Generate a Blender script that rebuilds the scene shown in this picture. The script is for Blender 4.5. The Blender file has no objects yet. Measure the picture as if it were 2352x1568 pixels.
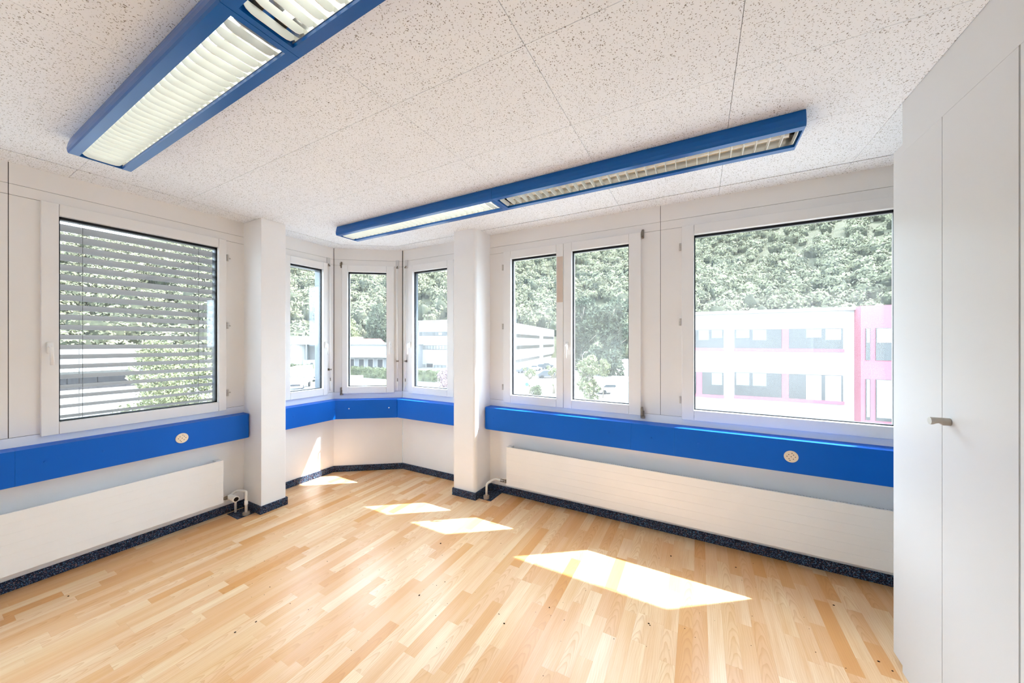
import bpy, bmesh, math, random
import numpy as np
from mathutils import Vector, Matrix

random.seed(7)
rng = np.random.default_rng(11)
sc = bpy.context.scene
COL = sc.collection
R = math.radians

# ---------------------------------------------------------------- camera, light, exposure
F_PX = 790.0
CAM_Z = 1.45
YAW = math.atan((1605 - 1176) / F_PX)
cam_data = bpy.data.cameras.new('camera')
cam_data.sensor_width = 36.0
cam_data.lens = F_PX / 2352 * 36.0
cam_data.shift_y = 1.5 / 2352
cam_data.clip_end = 3000
cam_data.clip_start = 0.05
cam = bpy.data.objects.new('camera', cam_data)
cam.location = (0, 0, CAM_Z)
cam.rotation_euler = (R(90), 0, YAW)
COL.objects.link(cam)
sc.camera = cam

world = bpy.data.worlds.new('sky')
sc.world = world
world.use_nodes = True
wbg = world.node_tree.nodes['Background']
wbg.inputs['Color'].default_value = (0.69, 0.855, 1.0, 1)
wbg.inputs['Strength'].default_value = 2.4

sun_data = bpy.data.lights.new('sun', 'SUN')
sun_data.energy = 3.8
sun_data.angle = R(0.6)
sun_data.color = (1.0, 0.98, 0.95)
sun = bpy.data.objects.new('sun', sun_data)
sun.rotation_euler = Vector((-0.637, -0.479, -1.0)).to_track_quat('-Z', 'Y').to_euler()
sun.location = (12, 10, 20)
COL.objects.link(sun)

vs = sc.view_settings
vs.view_transform = 'Standard'
vs.look = 'None'
vs.gamma = 1.0
vs.use_curve_mapping = False
vs.exposure = 2.64
sc.cycles.max_bounces = 14
sc.cycles.diffuse_bounces = 8
sc.cycles.transparent_max_bounces = 16

TUBE_STRENGTH = 0.24

# ---------------------------------------------------------------- materials
def srgb(r, g, b):
    def f(c):
        c /= 255.0
        return c / 12.92 if c <= 0.04045 else ((c + 0.055) / 1.055) ** 2.4
    return (f(r), f(g), f(b), 1)

class NT:
    def __init__(self, name):
        self.m = bpy.data.materials.new(name)
        self.m.use_nodes = True
        self.t = self.m.node_tree
        self.b = self.t.nodes['Principled BSDF']
        self.out = self.t.nodes['Material Output']
    def n(self, typ, **kw):
        nd = self.t.nodes.new(typ)
        for k, v in kw.items():
            if k.startswith('i_'):
                nd.inputs[k[2:].replace('_', ' ')].default_value = v
            else:
                setattr(nd, k, v)
        return nd
    def l(self, a, b):
        self.t.links.new(a, b)
    def math(self, op, a, b=None):
        nd = self.n('ShaderNodeMath', operation=op)
        for i, v in enumerate((a, b)):
            if v is None:
                continue
            if isinstance(v, (int, float)):
                nd.inputs[i].default_value = v
            else:
                self.l(v, nd.inputs[i])
        return nd.outputs[0]
    def mix(self, fac, a, b):
        nd = self.n('ShaderNodeMix', data_type='RGBA')
        for i, v in ((0, fac), (6, a), (7, b)):
            if isinstance(v, (int, float, tuple)):
                nd.inputs[i].default_value = v
            else:
                self.l(v, nd.inputs[i])
        return nd.outputs[2]
    def ramp(self, fac, p0, p1, c0=(0, 0, 0, 1), c1=(1, 1, 1, 1)):
        nd = self.n('ShaderNodeValToRGB')
        nd.color_ramp.elements[0].position = p0
        nd.color_ramp.elements[1].position = p1
        nd.color_ramp.elements[0].color = c0
        nd.color_ramp.elements[1].color = c1
        self.l(fac, nd.inputs[0])
        return nd.outputs[0]
    def pos(self):
        return self.n('ShaderNodeNewGeometry').outputs['Position']
    def mapping(self, vec, scale):
        nd = self.n('ShaderNodeMapping')
        nd.inputs['Scale'].default_value = scale
        self.l(vec, nd.inputs['Vector'])
        return nd.outputs[0]
    def noise(self, vec, scale, detail=2.0, rough=0.5):
        nd = self.n('ShaderNodeTexNoise')
        nd.inputs['Scale'].default_value = scale
        nd.inputs['Detail'].default_value = detail
        nd.inputs['Roughness'].default_value = rough
        if vec is not None:
            self.l(vec, nd.inputs['Vector'])
        return nd
    def bump(self, h, strength=0.2, dist=0.01):
        nd = self.n('ShaderNodeBump')
        nd.inputs['Strength'].default_value = strength
        nd.inputs['Distance'].default_value = dist
        self.l(h, nd.inputs['Height'])
        self.l(nd.outputs[0], self.b.inputs['Normal'])

def paint(name, col, rough=0.5, spec=0.4, metal=0.0, var=0.05, scale=6.0, fine=0.0):
    """painted / plain surface with slight tone variation"""
    g = NT(name)
    p = g.pos()
    nz = g.noise(p, scale, 3.0)
    dark = tuple(c * (1 - var) for c in col[:3]) + (1,)
    lite = tuple(min(1, c * (1 + var)) for c in col[:3]) + (1,)
    g.l(g.mix(g.ramp(nz.outputs[0], 0.3, 0.7), dark, lite), g.b.inputs['Base Color'])
    g.b.inputs['Roughness'].default_value = rough
    g.b.inputs['Specular IOR Level'].default_value = spec
    g.b.inputs['Metallic'].default_value = metal
    if fine:
        n2 = g.noise(p, 220.0, 2.0)
        g.bump(n2.outputs[0], fine, 0.002)
    return g.m

M = {}
M['panel'] = paint('wall_panel_greige', srgb(240, 238, 236), 0.55, 0.35, var=0.015, scale=2.0)
M['plaster'] = paint('white_plaster', srgb(247, 247, 247), 0.8, 0.2, var=0.012, scale=4.0, fine=0.15)
M['seam'] = paint('dark_joint', srgb(70, 66, 62), 0.9, 0.1)
M['gapdark'] = paint('shadow_gap_dark', srgb(26, 24, 22), 0.9, 0.1)
M['joint'] = paint('soft_joint', srgb(184, 180, 174), 0.9, 0.1)
M['frame'] = paint('window_frame_grey_white', srgb(240, 239, 238), 0.4, 0.45, var=0.01)
M['gasket'] = paint('black_gasket', srgb(22, 26, 34), 0.5, 0.3)
M['outer'] = paint('dark_outer_frame', srgb(70, 82, 92), 0.4, 0.5)
M['outerlight'] = paint('light_outer_frame', srgb(215, 214, 210), 0.5, 0.4)
M['blue'] = paint('blue_lacquer', srgb(0, 98, 202), 0.45, 0.25, var=0.03, scale=3.0)
M['lampblue'] = paint('lamp_blue_lacquer', srgb(0, 90, 168), 0.28, 0.4, var=0.02)
M['white'] = paint('white_enamel', srgb(246, 245, 243), 0.35, 0.5, var=0.008)
M['closet'] = paint('closet_laminate', srgb(216, 216, 216), 0.45, 0.4, var=0.008, scale=1.2)
M['gap'] = paint('closet_gap', srgb(120, 118, 112), 0.8, 0.1)
M['steel'] = paint('brushed_steel', srgb(178, 170, 160), 0.32, 0.5, metal=0.85, var=0.06, scale=40)
M['zinc'] = paint('dull_zinc', srgb(140, 130, 118), 0.45, 0.5, metal=0.7, var=0.15, scale=60)
M['plastic'] = paint('grey_plastic_rod', srgb(214, 214, 214), 0.4, 0.5)
M['slat'] = paint('blind_slat_grey', srgb(132, 126, 125), 0.45, 0.5, var=0.02)
M['cord'] = paint('blind_cord', srgb(60, 55, 52), 0.8, 0.1)
M['cream'] = paint('cream_socket', srgb(238, 220, 196), 0.45, 0.4)
M['dark'] = paint('dark_hole', srgb(40, 28, 22), 0.8, 0.1)
M['reflector'] = paint('lamp_reflector_white', srgb(236, 236, 232), 0.22, 0.5, metal=0.75, var=0.01)
M['blade'] = paint('louvre_blade_white', srgb(240, 242, 236), 0.18, 0.5, var=0.01)
M['lampdark'] = paint('lamp_socket_dark', srgb(30, 26, 24), 0.5, 0.4)
M['pipe'] = paint('pipe_white', srgb(240, 238, 232), 0.35, 0.5, var=0.02)
M['collar'] = paint('pipe_collar', srgb(170, 156, 142), 0.7, 0.2)
M['crumb'] = paint('dark_crumb', srgb(52, 34, 22), 0.9, 0.1)

def mat_tube(name, on):
    g = NT(name)
    g.b.inputs['Base Color'].default_value = (0.9, 0.9, 0.86, 1)
    g.b.inputs['Roughness'].default_value = 0.3
    if on:
        g.b.inputs['Emission Color'].default_value = (0.93, 1.0, 0.97, 1)
        g.b.inputs['Emission Strength'].default_value = TUBE_STRENGTH
    return g.m
M['tube_on'] = mat_tube('fluorescent_tube_lit', True)
M['tube_off'] = mat_tube('fluorescent_tube_unlit', False)

def mat_glass():
    g = NT('dusty_window_glass')
    t = g.n('ShaderNodeBsdfTransparent')
    t.inputs[0].default_value = (0.97, 0.98, 0.98, 1)
    gl = g.n('ShaderNodeBsdfGlossy')
    gl.inputs['Roughness'].default_value = 0.02
    m1 = g.n('ShaderNodeMixShader')
    m1.inputs[0].default_value = 0.04
    g.l(t.outputs[0], m1.inputs[1]); g.l(gl.outputs[0], m1.inputs[2])
    tr = g.n('ShaderNodeBsdfTranslucent')
    tr.inputs[0].default_value = (0.95, 0.95, 0.95, 1)
    m2 = g.n('ShaderNodeMixShader')
    nz = g.noise(g.pos(), 3.0, 3.0)
    g.l(g.ramp(nz.outputs[0], 0.2, 0.8, (0.011, 0.011, 0.011, 1), (0.026, 0.026, 0.026, 1)), m2.inputs[0])
    g.l(m1.outputs[0], m2.inputs[1]); g.l(tr.outputs[0], m2.inputs[2])
    g.l(m2.outputs[0], g.out.inputs['Surface'])
    return g.m
M['glass'] = mat_glass()

def mat_ceiling():
    g = NT('mineral_fibre_tile')
    p = g.pos()
    warp = g.noise(p, 95.0, 2.0)
    wv = g.n('ShaderNodeVectorMath', operation='SCALE'); wv.inputs['Scale'].default_value = 0.013
    g.l(warp.outputs['Color'], wv.inputs[0])
    ad = g.n('ShaderNodeVectorMath', operation='ADD')
    g.l(p, ad.inputs[0]); g.l(wv.outputs[0], ad.inputs[1])
    masks = []
    for scl, strx, stry, rot, thr, keep in ((120, 1.0, 1.0, 0, 0.17, 0.45), (90, 0.45, 1.2, 20, 0.12, 0.78), (90, 0.45, 1.2, 78, 0.12, 0.8), (90, 0.45, 1.2, 142, 0.12, 0.8)):
        v = g.n('ShaderNodeTexVoronoi')
        v.voronoi_dimensions = '2D'
        v.inputs['Scale'].default_value = scl
        rt = g.n('ShaderNodeMapping'); rt.inputs['Rotation'].default_value = (0, 0, R(rot))
        g.l(ad.outputs[0], rt.inputs['Vector'])
        g.l(g.mapping(rt.outputs[0], (strx, stry, 1)), v.inputs['Vector'])
        sep = g.n('ShaderNodeSeparateColor')
        g.l(v.outputs['Color'], sep.inputs[0])
        size = g.math('MULTIPLY', g.math('ADD', sep.outputs[0], 0.35), thr)
        inside = g.math('LESS_THAN', v.outputs['Distance'], size)
        masks.append(g.math('MULTIPLY', inside, g.math('GREATER_THAN', sep.outputs[1], keep)))
    mk = g.math('MAXIMUM', g.math('MAXIMUM', masks[0], masks[3]), g.math('MAXIMUM', masks[1], masks[2]))
    nz = g.noise(p, 3.0, 3.0)
    base = g.mix(nz.outputs[0], srgb(239, 242, 247), srgb(246, 249, 253))
    g.l(g.mix(mk, base, srgb(150, 146, 142)), g.b.inputs['Base Color'])
    g.b.inputs['Roughness'].default_value = 0.9
    g.b.inputs['Specular IOR Level'].default_value = 0.15
    g.bump(g.math('SUBTRACT', 1.0, mk), 0.5, 0.004)
    return g.m
M['tile'] = mat_ceiling()

def mat_wood():
    g = NT('beech_strip_laminate')
    p = g.pos()
    at = g.n('ShaderNodeAttribute'); at.attribute_name = 'tone'
    sep = g.n('ShaderNodeSeparateColor'); g.l(at.outputs['Color'], sep.inputs[0])
    off = g.n('ShaderNodeVectorMath', operation='SCALE'); off.inputs['Scale'].default_value = 37.0
    g.l(at.outputs['Color'], off.inputs[0])
    ad = g.n('ShaderNodeVectorMath', operation='ADD')
    g.l(p, ad.inputs[0]); g.l(off.outputs[0], ad.inputs[1])
    v = ad.outputs[0]
    fine = g.noise(g.mapping(v, (150, 6, 1)), 1.0, 3.0, 0.6)
    med = g.noise(g.mapping(v, (22, 1.6, 1)), 1.0, 2.0)
    ga = g.n('ShaderNodeAttribute'); ga.attribute_name = 'grain'
    gx = g.n('ShaderNodeSeparateXYZ'); g.l(ga.outputs['Vector'], gx.inputs[0])
    uu = g.math('ADD', gx.outputs[0], g.math('MULTIPLY', g.math('SUBTRACT', sep.outputs[1], 0.5), 0.5))
    wob = g.noise(g.mapping(v, (14, 5, 1)), 1.0, 2.0)
    arch = g.math('ADD', g.math('MULTIPLY', g.math('MULTIPLY', uu, uu), 9.0), g.math('MULTIPLY', gx.outputs[1], 13.0))
    straight = g.math('MULTIPLY', gx.outputs[0], 7.0)
    isarch = g.math('GREATER_THAN', sep.outputs[2], 0.55)
    ph = g.math('ADD', g.math('MULTIPLY', arch, isarch), g.math('MULTIPLY', straight, g.math('SUBTRACT', 1.0, isarch)))
    ph = g.math('ADD', ph, g.math('MULTIPLY', wob.outputs[0], 3.2))
    saw = g.math('FRACT', ph)
    ring = g.ramp(saw, 0.55, 1.0)
    c = g.mix(sep.outputs[0], srgb(242, 213, 171), srgb(218, 155, 88))
    c = g.mix(g.math('MULTIPLY', sep.outputs[1], 0.35), c, srgb(240, 200, 166))
    c = g.mix(g.math('MULTIPLY', g.ramp(med.outputs[0], 0.4, 0.75), 0.45), c, srgb(216, 152, 84))
    c = g.mix(g.math('MULTIPLY', ring, g.math('ADD', 0.18, g.math('MULTIPLY', isarch, 0.2))), c, srgb(198, 132, 70))
    c = g.mix(g.math('MULTIPLY', g.ramp(fine.outputs[0], 0.5, 0.8), 0.35), c, srgb(206, 142, 80))
    g.l(c, g.b.inputs['Base Color'])
    g.b.inputs['Roughness'].default_value = 0.3
    g.b.inputs['Specular IOR Level'].default_value = 0.42
    return g.m
M['wood'] = mat_wood()

def mat_speckle():
    g = NT('navy_speckled_skirting')
    v = g.n('ShaderNodeTexVoronoi'); v.inputs['Scale'].default_value = 260.0
    g.l(g.pos(), v.inputs['Vector'])
    sep = g.n('ShaderNodeSeparateColor'); g.l(v.outputs['Color'], sep.inputs[0])
    c = g.mix(sep.outputs[1], srgb(7, 12, 32), srgb(18, 36, 70))
    c = g.mix(g.math('GREATER_THAN', sep.outputs[0], 0.82), c, srgb(84, 124, 156))
    c = g.mix(g.math('GREATER_THAN', sep.outputs[2], 0.9), c, srgb(120, 96, 100))
    g.l(c, g.b.inputs['Base Color'])
    g.b.inputs['Roughness'].default_value = 0.85
    return g.m
M['speckle'] = mat_speckle()

def mat_leaf(name, a, b, scale=0.5, bump=0.0):
    g = NT(name)
    p = g.pos()
    n1 = g.noise(p, scale, 4.0, 0.65)
    c = g.mix(g.ramp(n1.outputs[0], 0.35, 0.68), a, b)
    g.l(c, g.b.inputs['Base Color'])
    g.b.inputs['Roughness'].default_value = 0.9
    g.b.inputs['Specular IOR Level'].default_value = 0.1
    if bump:
        n2 = g.noise(p, scale * 2.2, 4.0, 0.7)
        g.bump(n2.outputs[0], 1.0, bump)
    return g.m
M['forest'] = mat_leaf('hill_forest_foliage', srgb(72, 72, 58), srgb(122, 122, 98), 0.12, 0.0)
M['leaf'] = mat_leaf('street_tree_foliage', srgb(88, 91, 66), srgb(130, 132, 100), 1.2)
M['forestshade'] = mat_leaf('hill_forest_painted_shade', srgb(40, 42, 34), srgb(62, 64, 50), 0.5)  # dark crown cores: shade behind the leaf clusters put into the colour
M['leafdark'] = mat_leaf('dark_foliage', srgb(50, 58, 48), srgb(88, 92, 74), 0.6)
M['hedge'] = mat_leaf('hedge_foliage', srgb(60, 66, 48), srgb(100, 104, 78), 1.0, 0.4)
M['lilac'] = mat_leaf('lilac_blossom', srgb(116, 92, 100), srgb(152, 136, 138), 1.5)
M['trunk'] = paint('bark', srgb(130, 120, 108), 0.9, 0.1, var=0.2)
M['lawn'] = mat_leaf('lawn_grass', srgb(112, 112, 78), srgb(130, 130, 94), 0.3)
M['asphalt'] = paint('pale_asphalt', srgb(104, 102, 98), 0.9, 0.2, var=0.04, scale=0.2)
M['hillsoil'] = paint('hill_ground', srgb(58, 58, 44), 0.95, 0.1, var=0.15, scale=0.1)
M['facade'] = paint('white_facade', srgb(142, 141, 138), 0.7, 0.2, var=0.02, scale=0.2)
M['facadegrey'] = paint('pale_grey_facade', srgb(116, 116, 117), 0.7, 0.2, var=0.03, scale=0.2)
M['bandglass'] = paint('grey_band_window', srgb(48, 47, 46), 0.3, 0.5, var=0.1, scale=0.6)
M['paneblind'] = paint('window_blind_pale', srgb(98, 99, 98), 0.5, 0.4, var=0.05)
M['doorgrey'] = paint('dock_door_grey', srgb(46, 44, 46), 0.6, 0.3, var=0.12, scale=0.8)
M['magenta'] = paint('magenta_cladding', srgb(134, 74, 86), 0.6, 0.3, var=0.04, scale=0.5)
M['redroof'] = paint('pink_red_roof', srgb(150, 92, 92), 0.8, 0.2)
M['carwhite'] = paint('car_white', srgb(236, 236, 238), 0.25, 0.5)
M['cardark'] = paint('car_dark', srgb(70, 72, 76), 0.25, 0.5)
M['carglass'] = paint('car_glass', srgb(60, 66, 70), 0.15, 0.6)
M['tyre'] = paint('tyre', srgb(50, 50, 50), 0.9, 0.1)
M['signblue'] = paint('sign_blue', srgb(60, 110, 170), 0.5, 0.3)
M['signred'] = paint('truck_red_mark', srgb(200, 90, 90), 0.5, 0.3)

# ---------------------------------------------------------------- mesh helpers
class MB:
    def __init__(self):
        self.bm = bmesh.new()
    def box(self, x0, x1, y0, y1, z0, z1, bev=0.0, seg=1, mat=None):
        r = bmesh.ops.create_cube(self.bm, size=1.0)
        vs_ = r['verts']
        for v in vs_:
            v.co = Vector(((x0 + x1) / 2 + v.co.x * (x1 - x0), (y0 + y1) / 2 + v.co.y * (y1 - y0), (z0 + z1) / 2 + v.co.z * (z1 - z0)))
        if mat is not None:
            for v in vs_:
                v.co = mat @ v.co
        if bev > 0:
            es = list({e for v in vs_ for e in v.link_edges})
            bmesh.ops.bevel(self.bm, geom=es, offset=bev, segments=seg, profile=0.5, affect='EDGES')
        return self
    def prism(self, pts, z0, z1):
        """extrude a polygon (x,y) between z0 and z1"""
        lo = [self.bm.verts.new((x, y, z0)) for x, y in pts]
        hi = [self.bm.verts.new((x, y, z1)) for x, y in pts]
        n = len(pts)
        self.bm.faces.new(lo[::-1]); self.bm.faces.new(hi)
        for i in range(n):
            self.bm.faces.new((lo[i], lo[(i + 1) % n], hi[(i + 1) % n], hi[i]))
        return self
    def loft(self, pts, axis, a, b):
        """extrude polygon given in the plane across `axis` from a to b"""
        def mk(p, t):
            if axis == 'x': return (t, p[0], p[1])
            if axis == 'y': return (p[0], t, p[1])
            return (p[0], p[1], t)
        lo = [self.bm.verts.new(mk(p, a)) for p in pts]
        hi = [self.bm.verts.new(mk(p, b)) for p in pts]
        n = len(pts)
        self.bm.faces.new(lo[::-1]); self.bm.faces.new(hi)
        for i in range(n):
            self.bm.faces.new((lo[i], lo[(i + 1) % n], hi[(i + 1) % n], hi[i]))
        return self
    def cyl(self, p0, p1, r, seg=14, r2=None, bev=0.0):
        p0 = Vector(p0); p1 = Vector(p1)
        d = p1 - p0
        q = d.to_track_quat('Z', 'Y').to_matrix().to_4x4()
        mt = Matrix.Translation((p0 + p1) / 2) @ q
        rr = bmesh.ops.create_cone(self.bm, cap_ends=True, cap_tris=False, segments=seg, radius1=r, radius2=r if r2 is None else r2, depth=d.length, matrix=mt)
        if bev > 0:
            fs = {f for v in rr['verts'] for f in v.link_faces if len(f.verts) == seg}
            es = {e for f in fs for e in f.edges}
            bmesh.ops.bevel(self.bm, geom=list(es), offset=bev, segments=2, profile=0.5, affect='EDGES')
        return self
    def tube(self, pts, r, seg=10, fillet=0.0):
        P = [Vector(p) for p in pts]
        if fillet > 0:
            Q = [P[0]]
            for i in range(1, len(P) - 1):
                a = (P[i - 1] - P[i]); b = (P[i + 1] - P[i])
                f = min(fillet, a.length * 0.49, b.length * 0.49)
                A = P[i] + a.normalized() * f; B = P[i] + b.normalized() * f
                for k in range(7):
                    t = k / 6
                    Q.append(A * (1 - t) ** 2 + P[i] * 2 * t * (1 - t) + B * t * t)
            Q.append(P[-1]); P = Q
        rings = []
        up = Vector((0, 0, 1))
        prev = None
        for i, p in enumerate(P):
            d = (P[min(i + 1, len(P) - 1)] - P[max(i - 1, 0)]).normalized()
            if prev is None:
                s = d.cross(up)
                if s.length < 1e-3: s = d.cross(Vector((1, 0, 0)))
            else:
                s = prev - d * prev.dot(d)
            s.normalize(); prev = s
            t = d.cross(s)
            rings.append([self.bm.verts.new(p + (s * math.cos(2 * math.pi * k / seg) + t * math.sin(2 * math.pi * k / seg)) * r) for k in range(seg)])
        for a, b in zip(rings[:-1], rings[1:]):
            for k in range(seg):
                self.bm.faces.new((a[k], a[(k + 1) % seg], b[(k + 1) % seg], b[k]))
        self.bm.faces.new(rings[0][::-1]); self.bm.faces.new(rings[-1])
        return self
    def ball(self, c, r, sub=2, sx=1, sy=1, sz=1):
        rr = bmesh.ops.create_icosphere(self.bm, subdivisions=sub, radius=1.0)
        for v in rr['verts']:
            v.co = Vector((c[0] + v.co.x * r * sx, c[1] + v.co.y * r * sy, c[2] + v.co.z * r * sz))
        return self
    def build(self, name, mat, parent=None, smooth=False):
        bmesh.ops.recalc_face_normals(self.bm, faces=self.bm.faces[:])
        me = bpy.data.meshes.new(name)
        self.bm.to_mesh(me); self.bm.free()
        me.materials.append(M[mat] if isinstance(mat, str) else mat)
        if smooth:
            for p in me.polygons: p.use_smooth = True
        return link(name, me, parent)

def link(name, me, parent=None):
    o = bpy.data.objects.new(name, me)
    COL.objects.link(o)
    if parent is not None:
        o.parent = parent
    return o

def empty(name, loc=(0, 0, 0), rz=0.0):
    o = bpy.data.objects.new(name, None)
    o.empty_display_size = 0.1
    COL.objects.link(o)
    o.location = loc
    o.rotation_euler = (0, 0, rz)
    return o

def tag(o, label, cat, group=None, kind=None):
    o['label'] = label
    o['category'] = cat
    if group: o['group'] = group
    if kind: o['kind'] = kind
    return o

def struct(o, label=None, cat=None):
    o['kind'] = 'structure'
    if label: o['label'] = label
    if cat: o['category'] = cat
    return o

def rect_prism(name, x0, x1, y0, y1, z0, z1, mat, parent=None, bev=0.0):
    return MB().box(x0, x1, y0, y1, z0, z1, bev).build(name, mat, parent)

# ---------------------------------------------------------------- room layout
H = 2.5
XL = -3.53            # left window wall
XB = -3.59            # left side of the corner bay
YR = 2.875            # right window wall
YBACK = -1.6
XC = 0.787            # closet front
XE = 1.42             # side wall behind the closet
CHA = math.atan2(0.44, 0.60)
CHL = math.hypot(0.44, 0.60)
WALLS = {  # origin, rotation ; local x runs to the right seen from inside, local y points outside
    'L': ((XL, 0, 0), R(90)),
    'BL': ((XB, 0, 0), R(90)),
    'CH': ((XB, 2.43, 0), CHA),
    'R': ((0, YR, 0), 0.0),
}
SX, SY = -0.637, -0.479   # sun travel per metre of drop

# floor slab and strips -------------------------------------------------------
floor = rect_prism('floor', XB - 0.1, XE + 0.1, YBACK - 0.1, YR + 0.1, -0.12, -0.012, 'dark')
struct(floor, 'light beech strip floor with sun patches and crumbs', 'floor')

def in_room(x, y):
    if y > 2.43 + (x - XB) * 0.44 / 0.60: return False
    return True

STRIP_W = 0.066
def clip_poly(poly, a, b, c):
    """keep a*x+b*y<=c"""
    out = []
    for i in range(len(poly)):
        p, q = poly[i], poly[(i + 1) % len(poly)]
        dp = a * p[0] + b * p[1] - c; dq = a * q[0] + b * q[1] - c
        if dp <= 0: out.append(p)
        if (dp < 0 < dq) or (dq < 0 < dp):
            t = dp / (dp - dq)
            out.append((p[0] + (q[0] - p[0]) * t, p[1] + (q[1] - p[1]) * t))
    return out

def strip_mesh(polys, tones, name):
    verts, faces, cols = [], [], []
    for poly, tone in zip(polys, tones):
        n = len(poly); b = len(verts)
        verts += [(x, y, -0.012) for x, y in poly] + [(x, y, 0.0) for x, y in poly]
        faces.append([b + n + i for i in range(n)])
        for i in range(n):
            faces.append([b + i, b + (i + 1) % n, b + n + (i + 1) % n, b + n + i])
        cols += [tone] * (2 * n)
    me = bpy.data.meshes.new(name)
    me.from_pydata(verts, [], faces)
    at = me.attributes.new('tone', 'FLOAT_COLOR', 'POINT')
    at.data.foreach_set('color', np.array(cols, dtype=np.float32).ravel())
    lc = []
    for poly, tone in zip(polys, tones):
        x0_ = min(p[0] for p in poly); y0_ = min(p[1] for p in poly)
        for _r in (0, 1):
            for p in poly: lc.append(((p[0] - x0_) / STRIP_W - 0.5, p[1] - y0_, tone[2] * 20))
    a2 = me.attributes.new('grain', 'FLOAT_VECTOR', 'POINT')
    a2.data.foreach_set('vector', np.array(lc, dtype=np.float32).ravel())
    me.materials.append(M['wood'])
    return me

fwd = Vector((-math.sin(YAW), math.cos(YAW))); rgt = Vector((math.cos(YAW), math.sin(YAW)))
strips = []
ncol = int((XE - XB) / STRIP_W) + 2
for i in range(ncol):
    x0 = XB + i * STRIP_W; x1 = x0 + STRIP_W - 0.00015
    y = YBACK - random.uniform(0, 0.5)
    while y < YR:
        ln = random.choice((0.22, 0.3, 0.38, 0.46, 0.55)) * random.uniform(0.85, 1.15)
        poly = [(x0, max(y, YBACK)), (x1, max(y, YBACK)), (x1, min(y + ln - 0.0002, YR)), (x0, min(y + ln - 0.0002, YR))]
        y += ln
        if poly[2][1] - poly[1][1] < 0.01: continue
        poly = clip_poly(poly, -0.44 / 0.60, 1.0, 2.43 - XB * 0.44 / 0.60)
        if len(poly) < 3: continue
        cx = sum(p[0] for p in poly) / len(poly); cy = sum(p[1] for p in poly) / len(poly)
        d = Vector((cx, cy)).dot(fwd); l = Vector((cx, cy)).dot(rgt)
        vis = d > 1.25 and abs(l) < d * 1.55 and cx < XC + 0.05
        t = random.random() ** 1.3
        strips.append((vis, d, poly, (t, random.random(), random.random(), 1)))
vis_s = sorted([s for s in strips if s[0]], key=lambda s: s[1])
parts, rest = vis_s[:300], vis_s[300:] + [s for s in strips if not s[0]]
for s in parts:
    link('parquet_strip', strip_mesh([s[2]], [s[3]], 'parquet_strip'), floor)
o = link('parquet_strips_beyond', strip_mesh([s[2] for s in rest], [s[3] for s in rest], 'parquet_strips_beyond'), floor)
o['kind'] = 'stuff'

# walls -------------------------------------------------------------------------
ZB0, ZB1 = 0.89, 2.312      # window band
ZT = 2.376
OZ0, OZ1 = 0.875, 2.312     # sash outside
GZ0, GZ1 = 0.95, 2.24       # glass

def holed_wall(name, key, s0, s1, wins, seams, thick=0.09, label=None):
    """backing with openings, faced with separate wall panels that leave fine joints"""
    loc, rz = WALLS[key]
    mb = MB()
    xs = s0
    for a, b in wins:
        a2, b2 = a + 0.03, b - 0.03
        mb.box(xs, a2, 0.006, thick, 0, H)
        mb.box(a2, b2, 0.006, thick, 0, ZB0 + 0.015)
        mb.box(a2, b2, 0.006, thick, ZB1 - 0.03, H)
        xs = b2
    mb.box(xs, s1, 0.006, thick, 0, H)
    w = mb.build(name, 'seam')
    w.location = loc; w.rotation_euler = (0, 0, rz)
    struct(w, label, 'wall')
    rect_prism('wall_panel', s0, s1, 0.0, 0.006, 0, ZB0 - 0.0012, 'plaster', w)
    edges = [s0] + seams + [s1]
    for a, b in zip(edges[:-1], edges[1:]):
        g = 0.0016
        A, B = a + (g if a != s0 else 0), b - (g if b != s1 else 0)
        h = 0.0012
        def pan(x0, x1, z0, z1, m='panel'):
            if x1 - x0 > 0.004:
                rect_prism('wall_panel', x0, x1, 0.0, 0.006, z0, z1, m, w)
        pan(A, B, ZT + h, H); pan(A, B, ZB1 + h, ZT - h)
        xs = A
        for wa, wb in wins:
            if wa >= a - 1e-6 and wb <= b + 1e-6:
                pan(xs, wa + 0.03, ZB0 + h, ZB1 - h)
                xs = wb - 0.03
        pan(xs, B, ZB0 + h, ZB1 - h)
    return w

WIN_L = (0.47, 1.402); WIN_L_ADDED = (-1.15, 0.245)
WIN_BL = (1.90, 2.344); WIN_CH = (0.094, 0.656)
WIN_BR = (-2.882, -2.245); WIN_D = (-1.642, -0.399); WIN_B = (-0.111, 1.10)
holed_wall('wall_left', 'L', YBACK, 1.74, [WIN_L_ADDED, WIN_L], [0.36], label='left window wall of pale panels')
holed_wall('wall_bay_left', 'BL', 1.74, 2.43, [WIN_BL], [], label='left side wall of the corner bay')
holed_wall('wall_bay_middle', 'CH', 0.0, CHL, [WIN_CH], [], label='slanted middle wall of the corner bay')
holed_wall('wall_right', 'R', XB + 0.60, XE, [WIN_BR, WIN_D, WIN_B], [-1.87, -0.259], label='right window wall of pale panels')
# corner joint strips of the bay
for nm, px, py, lb in (('trim_1', XB + 0.002, 2.432, 'dark vertical joint in the left bay corner'), ('trim_2', XB + 0.602, 2.869, 'dark vertical joint in the right bay corner')):
    o = MB().cyl((px, py, ZB0), (px, py, H), 0.003, 8).build(nm, 'seam'); struct(o, lb, 'trim')
w = rect_prism('wall_back', XL, XE, YBACK - 0.1, YBACK, 0, H, 'plaster'); struct(w, 'plain white wall behind the viewer', 'wall')
w = rect_prism('wall_side', XE, XE + 0.1, YBACK, YR, 0, H, 'plaster'); struct(w, 'plain white wall behind the closet', 'wall')
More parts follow.
